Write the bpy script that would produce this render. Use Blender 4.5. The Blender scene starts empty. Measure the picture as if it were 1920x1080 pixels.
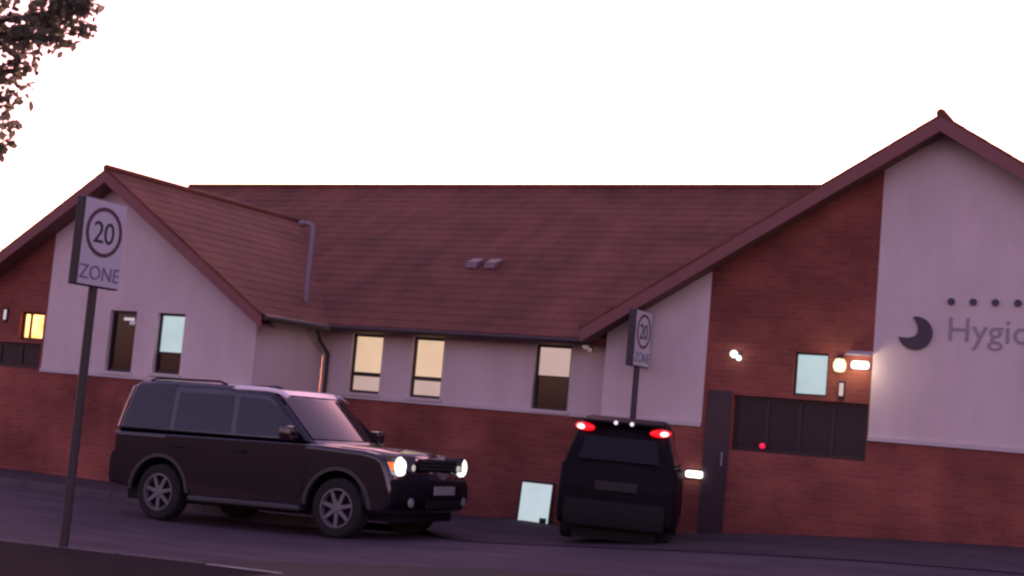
import bpy, bmesh, math, random
from mathutils import Vector, Matrix
random.seed(11)
R = math.radians
sc = bpy.context.scene
col = sc.collection

# ---------------------------------------------------------------- camera
cam_d = bpy.data.cameras.new('camera')
cam = bpy.data.objects.new('camera', cam_d); col.objects.link(cam)
cam_d.sensor_width = 36.0
cam_d.lens = 36.0 * 2719 / 1920
cam_d.clip_end = 3000
pit, rol, yaw = R(5.316), R(4.985), R(27.947)
fw = Vector((-math.sin(yaw)*math.cos(pit), math.cos(yaw)*math.cos(pit), math.sin(pit)))
rt = Vector((math.cos(yaw), math.sin(yaw), 0)); up = rt.cross(fw)
c_, s_ = math.cos(rol), math.sin(rol)
cx = rt*c_ + up*s_; cy = -rt*s_ + up*c_
m = Matrix((cx, cy, -fw)).transposed().to_4x4(); m.translation = (0, 0, 1.7)
cam.matrix_world = m
sc.camera = cam

# ---------------------------------------------------------------- sky, sun, exposure
EXPO = 2.0
SUN_EL, SUN_ROT = 8.0, -24.0        # low sun behind the hall
w = bpy.data.worlds.new('World'); sc.world = w; w.use_nodes = True
nt = w.node_tree; nt.nodes.clear()
sky = nt.nodes.new('ShaderNodeTexSky'); sky.sky_type = 'NISHITA'; sky.sun_disc = False
sky.sun_elevation = R(SUN_EL); sky.sun_rotation = R(SUN_ROT)
sky.air_density = 1.0; sky.dust_density = 2.0; sky.ozone_density = 1.0
mx = nt.nodes.new('ShaderNodeMix'); mx.data_type = 'RGBA'; mx.blend_type = 'MULTIPLY'
mx.inputs[0].default_value = 1.0
mx.inputs[7].default_value = (1.0, 0.52, 0.74, 1)      # the pink cast of the whole dusk sky
bg = nt.nodes.new('ShaderNodeBackground'); bg.inputs[1].default_value = 0.12
ow = nt.nodes.new('ShaderNodeOutputWorld')
nt.links.new(sky.outputs[0], mx.inputs[6]); nt.links.new(mx.outputs[2], bg.inputs[0]); nt.links.new(bg.outputs[0], ow.inputs[0])
sd = bpy.data.lights.new('sun', 'SUN'); sd.energy = 0.5; sd.angle = R(15); sd.color = (1, .86, .74)
so = bpy.data.objects.new('sun', sd); col.objects.link(so)
sdir = Vector((math.sin(R(SUN_ROT))*math.cos(R(SUN_EL)), math.cos(R(SUN_ROT))*math.cos(R(SUN_EL)), math.sin(R(SUN_EL))))
so.rotation_euler = sdir.to_track_quat('Z', 'Y').to_euler(); so.location = sdir*60
vs = sc.view_settings; vs.view_transform = 'Standard'; vs.look = 'None'; vs.gamma = 1; vs.exposure = EXPO; vs.use_curve_mapping = False
sc.cycles.filter_width = 2.5
sc.cycles.max_bounces = 6

# ---------------------------------------------------------------- materials
def lin(c): c /= 255; return c/12.92 if c <= .04045 else ((c+.055)/1.055)**2.4
MATS = {}
def mat(name, color, rough=.7, metal=0, spec=.5, coat=0, var=0, vscale=3, bump=0, bscale=40, noise2=None):
    if name in MATS: return MATS[name]
    m = bpy.data.materials.new(name); m.use_nodes = True; MATS[name] = m
    n = m.node_tree; b = n.nodes['Principled BSDF']
    b.inputs['Base Color'].default_value = (*color, 1); b.inputs['Roughness'].default_value = rough
    b.inputs['Metallic'].default_value = metal; b.inputs['Specular IOR Level'].default_value = spec
    b.inputs['Coat Weight'].default_value = coat; b.inputs['Coat Roughness'].default_value = .04
    tc = n.nodes.new('ShaderNodeTexCoord')
    if var:
        t = n.nodes.new('ShaderNodeTexNoise'); t.inputs['Scale'].default_value = vscale; t.inputs['Detail'].default_value = 8
        t.inputs['Roughness'].default_value = .65
        r = n.nodes.new('ShaderNodeMapRange'); r.inputs[1].default_value = .3; r.inputs[2].default_value = .7
        r.inputs[3].default_value = 1-var; r.inputs[4].default_value = 1+var
        hs = n.nodes.new('ShaderNodeHueSaturation'); hs.inputs['Color'].default_value = (*color, 1)
        n.links.new(tc.outputs['Object'], t.inputs[0]); n.links.new(t.outputs[0], r.inputs[0])
        n.links.new(r.outputs[0], hs.inputs['Value']); n.links.new(hs.outputs[0], b.inputs['Base Color'])
    if bump:
        t = n.nodes.new('ShaderNodeTexNoise'); t.inputs['Scale'].default_value = bscale; t.inputs['Detail'].default_value = 6
        bp = n.nodes.new('ShaderNodeBump'); bp.inputs['Strength'].default_value = bump; bp.inputs['Distance'].default_value = .01
        n.links.new(tc.outputs['Object'], t.inputs[0]); n.links.new(t.outputs[0], bp.inputs['Height']); n.links.new(bp.outputs[0], b.inputs['Normal'])
    return m
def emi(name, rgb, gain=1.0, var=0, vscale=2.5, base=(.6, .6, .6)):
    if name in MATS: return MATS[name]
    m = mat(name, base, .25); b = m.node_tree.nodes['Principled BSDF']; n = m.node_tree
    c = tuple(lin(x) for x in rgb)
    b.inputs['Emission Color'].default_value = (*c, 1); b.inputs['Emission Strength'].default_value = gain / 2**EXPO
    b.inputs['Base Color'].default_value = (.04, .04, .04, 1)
    if var:
        tc = n.nodes.new('ShaderNodeTexCoord'); t = n.nodes.new('ShaderNodeTexNoise'); t.inputs['Scale'].default_value = vscale; t.inputs['Detail'].default_value = 4
        r = n.nodes.new('ShaderNodeMapRange'); r.inputs[1].default_value = .3; r.inputs[2].default_value = .7
        r.inputs[3].default_value = (1-var)*gain/2**EXPO; r.inputs[4].default_value = (1+var)*gain/2**EXPO
        n.links.new(tc.outputs['Object'], t.inputs[0]); n.links.new(t.outputs[0], r.inputs[0]); n.links.new(r.outputs[0], b.inputs['Emission Strength'])
    return m
def brick_mat(name, c1, c2, mortar):
    m = mat(name, c1, .9, spec=.25); n = m.node_tree; b = n.nodes['Principled BSDF']
    tc = n.nodes.new('ShaderNodeTexCoord'); sp = n.nodes.new('ShaderNodeSeparateXYZ'); ad = n.nodes.new('ShaderNodeMath'); ad.operation = 'ADD'
    cb = n.nodes.new('ShaderNodeCombineXYZ'); br = n.nodes.new('ShaderNodeTexBrick')
    n.links.new(tc.outputs['Object'], sp.inputs[0]); n.links.new(sp.outputs[0], ad.inputs[0]); n.links.new(sp.outputs[1], ad.inputs[1])
    n.links.new(ad.outputs[0], cb.inputs[0]); n.links.new(sp.outputs[2], cb.inputs[1]); n.links.new(cb.outputs[0], br.inputs[0])
    br.inputs['Scale'].default_value = 1; br.inputs['Brick Width'].default_value = .225; br.inputs['Row Height'].default_value = .075
    br.inputs['Mortar Size'].default_value = .005; br.inputs['Mortar Smooth'].default_value = .2
    br.inputs['Color1'].default_value = (*c1, 1); br.inputs['Color2'].default_value = (*c2, 1); br.inputs['Mortar'].default_value = (*mortar, 1)
    t = n.nodes.new('ShaderNodeTexNoise'); t.inputs['Scale'].default_value = .9; t.inputs['Detail'].default_value = 7
    r = n.nodes.new('ShaderNodeMapRange'); r.inputs[1].default_value = .3; r.inputs[2].default_value = .7; r.inputs[3].default_value = .62; r.inputs[4].default_value = 1.28
    hs = n.nodes.new('ShaderNodeHueSaturation')
    n.links.new(tc.outputs['Object'], t.inputs[0]); n.links.new(t.outputs[0], r.inputs[0]); n.links.new(r.outputs[0], hs.inputs['Value'])
    n.links.new(br.outputs[0], hs.inputs['Color']); n.links.new(hs.outputs[0], b.inputs['Base Color'])
    bp = n.nodes.new('ShaderNodeBump'); bp.inputs['Strength'].default_value = .5; bp.inputs['Distance'].default_value = .006; bp.invert = True
    n.links.new(br.outputs['Fac'], bp.inputs['Height']); n.links.new(bp.outputs[0], b.inputs['Normal'])
    return m
BRICK = brick_mat('red_brick', (.315, .094, .066), (.255, .074, .058), (.29, .125, .105))
RENDER = mat('white_render', (.70, .60, .58), .92, spec=.2, var=.07, vscale=.8, bump=.25, bscale=60)
def weather(m, scale, lo, hi, fine=None):
    n = m.node_tree; b = n.nodes['Principled BSDF']; src = b.inputs['Base Color'].links[0].from_socket
    tc = n.nodes.new('ShaderNodeTexCoord'); mp = n.nodes.new('ShaderNodeMapping'); mp.inputs['Scale'].default_value = scale
    t = n.nodes.new('ShaderNodeTexNoise'); t.inputs['Scale'].default_value = 1; t.inputs['Detail'].default_value = 6; t.inputs['Roughness'].default_value = .6
    r = n.nodes.new('ShaderNodeMapRange'); r.inputs[1].default_value = .35; r.inputs[2].default_value = .65; r.inputs[3].default_value = lo; r.inputs[4].default_value = hi
    hs = n.nodes.new('ShaderNodeHueSaturation')
    n.links.new(tc.outputs['Object'], mp.inputs[0]); n.links.new(mp.outputs[0], t.inputs[0]); n.links.new(t.outputs[0], r.inputs[0])
    n.links.new(r.outputs[0], hs.inputs['Value']); n.links.new(src, hs.inputs['Color']); n.links.new(hs.outputs[0], b.inputs['Base Color'])
weather(RENDER, (2.6, 2.6, .5), .95, 1.035); weather(BRICK, (.45, .45, .8), .82, 1.12); 
TRIM = mat('pale_trim', (.62, .56, .55), .8, var=.05)
TILE = mat('brown_roof_tile', (.185, .064, .040), .7, spec=.2, var=.30, vscale=.9, bump=.3, bscale=25)
BOARD = mat('brown_board', (.24, .09, .085), .6, var=.08, vscale=2)
SOFFIT = mat('brown_soffit', (.16, .075, .065), .7)
FRAME = mat('dark_brown_frame', (.03, .018, .018), .4)
DARKGL = mat('dark_glass', (.012, .011, .016), .06, spec=.6)
GUTTER = mat('gutter_plastic', (.05, .03, .03), .4)
LEAD = mat('weathered_lead', (.33, .31, .33), .5, metal=.2, var=.12)
CREAM = emi('cream_lit_blind', (226, 190, 160), 1.0, .06)
CREAM2 = emi('cream_dim_blind', (196, 165, 158), .95, .06)
CYAN = emi('pale_cyan_lit_blind', (180, 200, 206), 1.0, .07)
ORANGE = emi('warm_orange_room', (255, 176, 100), 3.6, .55, 3)
WHITEL = emi('white_lamp_glass', (255, 250, 246), 3.5)
WARML = emi('warm_lamp_glass', (255, 232, 190), 1.6)
REDL = emi('red_lamp_glass', (235, 20, 70), 1.3)
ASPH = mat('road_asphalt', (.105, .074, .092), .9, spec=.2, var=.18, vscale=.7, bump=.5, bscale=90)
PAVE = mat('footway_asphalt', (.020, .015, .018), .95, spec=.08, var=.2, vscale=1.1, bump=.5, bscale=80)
FORE = mat('forecourt_tarmac', (.085, .060, .074), .9, spec=.2, var=.2, vscale=.8, bump=.4, bscale=80)
KERB = mat('kerb_concrete', (.10, .085, .09), .85, var=.2, vscale=4, bump=.3)
KERBP = mat('kerb_concrete_glint', (.36, .34, .34), .8, var=.2, vscale=6, bump=.3)  # paler colour paints bright glints on a few kerb stones
SOIL = mat('ground_soil', (.04, .032, .028), .95, var=.25, vscale=.4)
weather(TILE, (2.2, .35, .35), .84, 1.14); weather(ASPH, (.35, 2.6, 1), .84, 1.15); weather(FORE, (.5, 1.6, 1), .82, 1.15)
BLACKP = mat('black_car_paint', (.010, .006, .014), .2, spec=.5, coat=1)
BLACKP.node_tree.nodes['Principled BSDF'].inputs['Coat IOR'].default_value = 1.6
NAVYP = mat('dark_car_paint', (.006, .004, .008), .5, spec=.12, coat=.0)
SATIN = mat('satin_highlight', (.86, .84, .86), .42, metal=.9)  # pale satin for strips that paint sky highlights on the black car
CARGL = mat('tinted_car_glass', (.010, .011, .016), .05, spec=.7)
RUBBER = mat('tyre_rubber', (.012, .012, .013), .85)
ALLOY = mat('alloy_rim', (.19, .18, .205), .4, metal=.3)
PLAST = mat('black_plastic', (.010, .008, .011), .7, spec=.25)
TRIMG = mat('grey_arch_trim', (.05, .05, .055), .3, spec=.6)
AMBER = emi('amber_indicator', (255, 120, 60), 1.2)
REDT = emi('tail_lamp_red', (245, 14, 30), 1.25)
REDDIM = emi('tail_lamp_dim', (90, 10, 16), .6)
REDHOT = emi('tail_lamp_core', (255, 200, 205), 3)
PLATE = mat('number_plate_white', (.30, .29, .30), .5)
SIGNW = mat('sign_white', (.62, .60, .66), .45, var=.04)
SIGNR = mat('sign_ring', (.10, .03, .055), .5)
SIGNK = mat('sign_black', (.02, .018, .03), .5)
SIGNG = mat('sign_zone_letters', (.20, .18, .28), .5)
POST = mat('post_grey_brown', (.045, .035, .038), .5, var=.1)
BOARDW = emi('glowing_notice_panel', (196, 212, 220), .95, .05)  # emission put into the board's panel, which is no lamp
LOGO = mat('logo_dark', (.06, .04, .065), .5)
LETTER = mat('letter_mauve', (.33, .28, .34), .5)
BARK = mat('tree_bark', (.06, .045, .04), .95, var=.3, vscale=6, bump=.6)
def leaf_mat(name, c, tr):
    m = bpy.data.materials.new(name); m.use_nodes = True; n = m.node_tree; n.nodes.clear()
    o = n.nodes.new('ShaderNodeOutputMaterial'); d = n.nodes.new('ShaderNodeBsdfDiffuse'); t = n.nodes.new('ShaderNodeBsdfTranslucent'); a = n.nodes.new('ShaderNodeMixShader')
    g = n.nodes.new('ShaderNodeNewGeometry'); hs = n.nodes.new('ShaderNodeHueSaturation'); r = n.nodes.new('ShaderNodeMapRange')
    r.inputs[3].default_value = .55; r.inputs[4].default_value = 1.6; n.links.new(g.outputs['Random Per Island'], r.inputs[0]); n.links.new(r.outputs[0], hs.inputs['Value'])
    hs.inputs['Color'].default_value = (*c, 1); n.links.new(hs.outputs[0], d.inputs[0]); n.links.new(hs.outputs[0], t.inputs[0])
    a.inputs[0].default_value = tr; n.links.new(d.outputs[0], a.inputs[1]); n.links.new(t.outputs[0], a.inputs[2]); n.links.new(a.outputs[0], o.inputs[0])
    return m
LEAF = leaf_mat('tree_leaves', (.22, .215, .165), .62)

# ---------------------------------------------------------------- helpers
def link(name, bm, m, parent=None, smooth=None):
    me = bpy.data.meshes.new(name); bmesh.ops.recalc_face_normals(bm, faces=bm.faces[:]); bm.to_mesh(me); bm.free()
    for x in (m if isinstance(m, (list, tuple)) else [m]): me.materials.append(x)
    o = bpy.data.objects.new(name, me); col.objects.link(o)
    if parent: o.parent = parent
    if smooth is not None:
        me.polygons.foreach_set('use_smooth', [True]*len(me.polygons)); me.set_sharp_from_angle(angle=R(smooth))
    return o
def weigh(o):
    m_ = o.modifiers.new('weighted_normal', 'WEIGHTED_NORMAL'); m_.keep_sharp = True; m_.weight = 80
    return o
def root(name, label, cat, loc=(0, 0, 0), rot=(0, 0, 0), group=None):
    o = bpy.data.objects.new(name, None); col.objects.link(o); o.location = loc; o.rotation_euler = rot
    o['label'] = label; o['category'] = cat
    if group: o['group'] = group
    return o
def setting(o): o['kind'] = 'structure'; return o
def box(bm, lo, hi, bev=0):
    x0, y0, z0 = lo; x1, y1, z1 = hi
    v = [bm.verts.new(p) for p in ((x0,y0,z0),(x1,y0,z0),(x1,y1,z0),(x0,y1,z0),(x0,y0,z1),(x1,y0,z1),(x1,y1,z1),(x0,y1,z1))]
    fs = [bm.faces.new([v[i] for i in q]) for q in ((3,2,1,0),(4,5,6,7),(0,1,5,4),(1,2,6,5),(2,3,7,6),(3,0,4,7))]
    if bev:
        es = list({e for f in fs for e in f.edges}); bmesh.ops.bevel(bm, geom=es, offset=bev, segments=2, affect='EDGES', profile=.5)
def bx(lo, hi, bev=0): bm = bmesh.new(); box(bm, lo, hi, bev); return bm
def prism(bm, pts, axis, a, b):
    """extrude a 2-D polygon along an axis: 'y' -> pts are (x,z); 'x' -> (y,z); 'z' -> (x,y)"""
    f = {'y': lambda p, t: (p[0], t, p[1]), 'x': lambda p, t: (t, p[0], p[1]), 'z': lambda p, t: (p[0], p[1], t)}[axis]
    A = [bm.verts.new(f(p, a)) for p in pts]; B = [bm.verts.new(f(p, b)) for p in pts]
    bm.faces.new(A); bm.faces.new(B[::-1])
    for i in range(len(pts)):
        j = (i+1) % len(pts); bm.faces.new((A[i], B[i], B[j], A[j]))
def pr(pts, axis, a, b): bm = bmesh.new(); prism(bm, pts, axis, a, b); return bm
def tube(bm, pts, r, n=10, r2=None):
    pts = [Vector(p) for p in pts]; rings = []
    for i, p in enumerate(pts):
        d = (pts[min(i+1, len(pts)-1)] - pts[max(i-1, 0)]).normalized()
        a = d.orthogonal().normalized(); 
        if rings: 
            a = (pa - d*pa.dot(d)).normalized()
        pa = a; b = d.cross(a)
        rr = r if r2 is None else r + (r2-r)*i/(len(pts)-1)
        rings.append([bm.verts.new(p + (a*math.cos(2*math.pi*k/n) + b*math.sin(2*math.pi*k/n))*rr) for k in range(n)])
    for A, B in zip(rings, rings[1:]):
        for k in range(n): bm.faces.new((A[k], A[(k+1) % n], B[(k+1) % n], B[k]))
    bm.faces.new(rings[0][::-1]); bm.faces.new(rings[-1])
def tb(pts, r, n=10, r2=None): bm = bmesh.new(); tube(bm, pts, r, n, r2); return bm
def lathe(bm, prof, axis='y', n=24, c=(0, 0, 0), cap=True):
    """prof: (radius, t) along the axis"""
    rings = []
    for r, t in prof:
        ring = []
        for k in range(n):
            a = 2*math.pi*k/n; u, v = r*math.cos(a), r*math.sin(a)
            p = (u, t, v) if axis == 'y' else ((u, v, t) if axis == 'z' else (t, u, v))
            ring.append(bm.verts.new((p[0]+c[0], p[1]+c[1], p[2]+c[2])))
        rings.append(ring)
    for A, B in zip(rings, rings[1:]):
        for k in range(n): bm.faces.new((A[k], A[(k+1) % n], B[(k+1) % n], B[k]))
    if cap: bm.faces.new(rings[0]); bm.faces.new(rings[-1][::-1])
def text_obj(name, s, size, mt, parent, matrix, depth=.012, spacing=1.0):
    cu = bpy.data.curves.new(name, 'FONT'); cu.body = s; cu.size = size; cu.extrude = depth/2; cu.align_x = 'CENTER'; cu.space_character = spacing
    cu.resolution_u = 4
    t = bpy.data.objects.new(name+'_curve', cu); col.objects.link(t)
    dg = bpy.context.evaluated_depsgraph_get(); me = bpy.data.meshes.new_from_object(t.evaluated_get(dg))
    bpy.data.objects.remove(t); bpy.data.curves.remove(cu)
    me.name = name; me.materials.clear(); me.materials.append(mt)
    o = bpy.data.objects.new(name, me); col.objects.link(o); o.parent = parent; o.matrix_local = matrix
    return o
def sm(t): t = max(0., min(1., t)); return t*t*(3-2*t)
def gz(x, y=18):                       # the road climbs gently towards the right
    return .62*sm((x+13.2)/12)*sm((y-11.6)/3.2)

# ---------------------------------------------------------------- ground
def sheet(name, mt, inside_cols, dz, parent=None):
    """inside_cols: list of (x, y0, y1): strips of quads following the slope of the street"""
    bm = bmesh.new(); prev = None
    for x, y0, y1 in inside_cols:
        k = 6; ys = [y0+(y1-y0)*i/k for i in range(k+1)] if y1-y0 < 70 or y1 > 100 else []; ys = ys or [y0]+[y0+(y1-y0)*i/40 for i in range(1, 41)]; k = len(ys)-1; vsn = [bm.verts.new((x, y, gz(x, y)+dz)) for y in ys]
        if prev:
            for i in range(k): bm.faces.new((prev[i], vsn[i], vsn[i+1], prev[i+1]))
        prev = vsn
    return setting(link(name, bm, mt, parent, 60))
def xs(a, b, n): return [a+(b-a)*i/n for i in range(n+1)]
XS = [-400, -100, -40] + xs(-22, 4, 52) + [12, 40, 100, 400]
sheet('ground', SOIL, [(x, -400, 900) for x in XS], -.10)
sheet('road', ASPH, [(x, -60, 20.0) for x in XS if abs(x) < 120], 0)
# near footway with its kerb
KL = [(-60, 9.6), (-22, 9.75), (-14, 9.95), (-11.17, 10.67), (-8.65, 11.38), (-8.1, 11.46), (-7.6, 11.35), (-7.2, 11.0), (-7.0, 10.4), (-6.9, 4), (-6.9, -20)]
def kerb_y(x):
    for (a, b), (c, d) in zip(KL[:6], KL[1:7]):
        if a <= x <= c: return b+(d-b)*(x-a)/(c-a)
    return KL[6][1]
bm = bmesh.new(); top = []; low = []
for i, (a, b) in enumerate(KL):
    top.append((a, b))
pp = [(-60, -20)] + []
cols = [(x, -20, kerb_y(x)-.125) for x in [-60, -40, -22, -18, -14, -12.5, -11.17, -10, -8.65, -8.1]] 
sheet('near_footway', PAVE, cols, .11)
bm = bmesh.new()
prev = None
for x, y1 in [(-8.1, 11.335), (-7.85, 11.27), (-7.6, 11.17), (-7.35, 10.95), (-7.13, 10.4)]:
    vv = [bm.verts.new((x, -20+(y1+20)*i/4, gz(x, 0)+.11)) for i in range(5)]
    if prev:
        for i in range(4): bm.faces.new((prev[i], vv[i], vv[i+1], prev[i+1]))
    prev = vv
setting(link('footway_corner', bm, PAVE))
def path_points(poly, step):
    out = []; 
    P = [Vector((*p, 0)) for p in poly]; i = 0; pos = P[0]; out.append(pos.copy()); left = step
    for a, b in zip(P, P[1:]):
        L = (b-a).length; t = 0
        while L-t >= left:
            t += left; out.append(a+(b-a)*(t/L)); left = step
        left -= L-t
    return out
kr = bpy.data.objects.new('kerb', None); col.objects.link(kr); kr['kind'] = 'structure'
def kerb_run(poly, side, parent, step=.915, h=.115, glints=()):
    pts = path_points(poly, step)
    for i, (a, b) in enumerate(zip(pts, pts[1:])):
        d = (b-a).normalized(); n = Vector((-d.y, d.x, 0))*side; g = .006
        a2 = a+d*g; b2 = b-d*g; bm = bmesh.new()
        q = []
        dzz = random.uniform(-.006, .006)
        for p in (a2, b2, b2+n*.125, a2+n*.125): q.append((p.x, p.y))
        lo = [bm.verts.new((x, y, gz(x, y)-.05)) for x, y in q]; hi = [bm.verts.new((x, y, gz(x, y)+h+dzz)) for x, y in q]
        bm.faces.new(lo[::-1]); bm.faces.new(hi)
        for k in range(4): bm.faces.new((lo[k], lo[(k+1) % 4], hi[(k+1) % 4], hi[k]))
        bmesh.ops.bevel(bm, geom=[e for e in bm.edges if all(v in hi for v in e.verts)], offset=.014, segments=2, affect='EDGES')
        mid = (a+b)/2
        link('kerb_stone', bm, KERBP if any(abs(mid.x-wx) < .4 for wx in glints) else KERB, parent, 40)
kerb_run([(-18, 9.85), (-14, 9.95), (-11.17, 10.67), (-8.65, 11.38), (-8.1, 11.46), (-7.6, 11.35), (-7.2, 11.0), (-7.0, 10.4), (-6.95, 8)], -1, kr, glints=(-9.9, -9.0, -8.6))
# forecourt beyond the far kerb
def fy0(x): return 17.3 - 1.3*sm((x+10.6)/2.0)
def fz(x, t): return .11 - .10*sm((x+10.8)/1.6) + .06*sm((x+9)/3)*t
bm = bmesh.new(); prev = None
for x in [-60, -40, -30] + xs(-24, 6, 60) + [15, 40]:
    y0 = fy0(x); vv = []
    for i in range(9):
        t = i/8; y = y0+(60-y0)*t**2.2; vv.append(bm.verts.new((x, y, gz(x, y)+fz(x, sm((y-y0)/2)))))
    if prev:
        for i in range(8): bm.faces.new((prev[i], vv[i], vv[i+1], prev[i+1]))
    prev = vv
setting(link('forecourt', bm, FORE, None, 60))
kf = bpy.data.objects.new('far_kerb', None); col.objects.link(kf); kf['kind'] = 'structure'
kerb_run([(-24, 17.3), (-10.9, 17.3)], -1, kf, h=.12)

# ---------------------------------------------------------------- the hall
hall = root('community_hall', 'long low brick and white rendered hall with brown tiled roof and two front gables', 'building')
DL, DM, DR = 19.11, 21.04, 20.4
ZD = 1.92
def panel(bm, x0, x1, z0, z1, holes, y, deep, outline=None):
    """a wall sheet facing -y with real openings (x0,x1,z0,z1) whose reveals run back by deep"""
    X = sorted({x0, x1, *[h[0] for h in holes], *[h[1] for h in holes]}); Z = sorted({z0, z1, *[h[2] for h in holes], *[h[3] for h in holes]})
    for a, b in zip(X, X[1:]):
        for c, d in zip(Z, Z[1:]):
            mx_, mz_ = (a+b)/2, (c+d)/2
            if any(h[0] < mx_ < h[1] and h[2] < mz_ < h[3] for h in holes): continue
            bm.faces.new([bm.verts.new(p) for p in ((a, y, c), (b, y, c), (b, y, d), (a, y, d))])
    for h in holes:
        a, b, c, d = h; e = y+deep
        for q in (((a,y,c),(a,e,c),(a,e,d),(a,y,d)), ((b,y,c),(b,y,d),(b,e,d),(b,e,c)), ((a,y,c),(b,y,c),(b,e,c),(a,e,c)), ((a,y,d),(a,e,d),(b,e,d),(b,y,d))):
            bm.faces.new([bm.verts.new(p) for p in q])
    bmesh.ops.remove_doubles(bm, verts=bm.verts[:], dist=1e-5)
def window(x0, x1, z0, z1, y, panes, fr=.045, label=None, sill=True, parent=hall):
    """panes: list of (z_lo, z_hi, material) as heights; frame set back in the opening"""
    bm = bmesh.new(); yb = y+.07; e = .003
    box(bm, (x0+e, yb, z0+e), (x0+fr, yb+.06, z1-e)); box(bm, (x1-fr, yb, z0+e), (x1-e, yb+.06, z1-e))
    box(bm, (x0+fr, yb, z1-fr), (x1-fr, yb+.06, z1-e)); box(bm, (x0+fr, yb, z0+e), (x1-fr, yb+.06, z0+fr))
    for (a, b, _), (c, d, _) in zip(panes, panes[1:]):
        box(bm, (x0+fr, yb, b), (x1-fr, yb+.06, c))
    f = link('window', bm, FRAME, parent)
    if label: f['label'] = label
    for a, b, mt in panes:
        link('pane', bx((x0+fr-.004, yb+.03, max(a, z0+fr)-.003), (x1-fr+.004, yb+.045, min(b, z1-fr)+.003)), mt, f)
    link('backing', bx((x0-.05, y+.16, z0-.05), (x1+.05, y+.2, z1+.05)), FRAME, f)
    if sill: link('sill', bx((x0-.05, y-.05, z0-.06), (x1+.05, y+.068, z0-.001), .008), TRIM, f)
    return f
T_ = .62                                   # roof pitch (rise over run) of the gables
LA, LZ = -18.10, 5.50                      # left gable apex
RA, RZ = -4.18, 6.45
TL, TR = .65, .615
# --- left gable wall
LXR = -14.8; LXL = 2*LA-LXR
def gtop(x, ax, az, t): return az-.12-abs(x-ax)*t
zside = gtop(LXR, LA, LZ, TL)
Lh = [(-18.0, -17.40, 2.0, 3.06), (-16.93, -16.33, 2.03, 3.06)]
bm = bmesh.new(); panel(bm, -19.5, LXR, ZD, zside, Lh, DL, .16)
bm.faces.new([bm.verts.new((x, DL, z)) for x, z in ((-19.5, zside), (LXR, zside), (LA, gtop(LA, LA, LZ, TL)), (-19.5, gtop(-19.5, LA, LZ, TL)))])
for q in (((LXR, DL, ZD), (LXR, DM, ZD), (LXR, DM, zside), (LXR, DL, zside)),):
    bm.faces.new([bm.verts.new(p) for p in q])
o = link('rendered_gable_wall', bm, RENDER, hall)
bm = bmesh.new(); orange_w = (-20.14, -19.56, 2.44, 2.95); scr_L = (-21.2, -19.56, 1.93, 2.38)
panel(bm, LXL, -19.503, 0, zside, [orange_w, scr_L], DL+.003, .16)
bm.faces.new([bm.verts.new((x, DL+.003, z)) for x, z in ((LXL, zside), (-19.503, zside), (-19.503, gtop(-19.5, LA, LZ, TL)))])
panel(bm, -19.503, LXR+.0, 0, ZD-.001, [], DL+.003, .16)
for q in (((LXR, DL+.003, 0), (LXR, DM, 0), (LXR, DM, ZD-.001), (LXR, DL+.003, ZD-.001)), ((LXL, DL+.003, 0), (LXL, 30, 0), (LXL, 30, zside), (LXL, DL+.003, zside))):
    bm.faces.new([bm.verts.new(p) for p in q])
link('brick_wall', bm, BRICK, hall)
# --- middle wall
Mh = [(-14.21, -13.57, 2.0, 3.02), (-12.97, -12.35, 2.0, 3.02), (-10.63, -9.98, 1.97, 3.02)]
bm = bmesh.new(); panel(bm, LXR+.001, -8.0, ZD, 3.3, Mh, DM, .16); link('rendered_wall', bm, RENDER, hall)
bm = bmesh.new(); panel(bm, LXR+.001, -8.0, 0, ZD-.001, [], DM+.003, .1); link('brick_wall', bm, BRICK, hall)
# --- right gable wall
RXL = -9.10; RXR = 2*RA-RXL
zr = gtop(RXL, RA, RZ, TR)
door_h = (-7.38, -7.06, .3, 2.62)
Rh = [(-6.13, -5.63, 2.46, 3.08)]; shade_scr_R = (-7.0, -5.02, 1.60, 2.40)  # the wide dark screen is put in for the entrance recess's shade
bm = bmesh.new()
bm.faces.new([bm.verts.new((x, DR, z)) for x, z in ((RXL, ZD), (-7.47, ZD), (-7.47, gtop(-7.47, RA, RZ, TR)), (RXL, zr))])
bm.faces.new([bm.verts.new((x, DR, z)) for x, z in ((-5.0, ZD), (RXR, ZD), (RXR, zr), (RA, gtop(RA, RA, RZ, TR)), (-5.0, gtop(-5.0, RA, RZ, TR)))])
bm.faces.new([bm.verts.new(p) for p in ((RXL, DR, ZD), (RXL, DM+.2, ZD), (RXL, DM+.2, zr), (RXL, DR, zr))])
# the right white panel stands proud of the brick
bm.faces.new([bm.verts.new(p) for p in ((-5.0, DR, ZD), (-5.0, DR+.05, ZD), (-5.0, DR+.05, gtop(-5.0, RA, RZ, TR)), (-5.0, DR, gtop(-5.0, RA, RZ, TR)))])
bm.faces.new([bm.verts.new(p) for p in ((-7.47, DR, ZD), (-7.47, DR+.05, ZD), (-7.47, DR+.05, 4.3), (-7.47, DR, 4.3))])
bm.faces.new([bm.verts.new(p) for p in ((RXR, DR, ZD), (RXR, 32, ZD), (RXR, 32, zr), (RXR, DR, zr))])
link('rendered_gable_wall', bm, RENDER, hall)
bm = bmesh.new(); panel(bm, -7.47, -5.0, 1.5, 4.3, Rh+[shade_scr_R], DR+.003, .16)
bm.faces.new([bm.verts.new((x, DR+.003, z)) for x, z in ((-7.47, 4.3), (-5.0, 4.3), (-5.0, gtop(-5.0, RA, RZ, TR)), (-7.47, gtop(-7.47, RA, RZ, TR)))])
panel(bm, RXL, -7.47, 0, ZD-.001, [], DR+.003, .1); panel(bm, -7.47, -5.0, 0, 1.5, [], DR+.003, .1); panel(bm, -5.0, RXR, 0, ZD-.001, [], DR+.003, .1)
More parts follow.
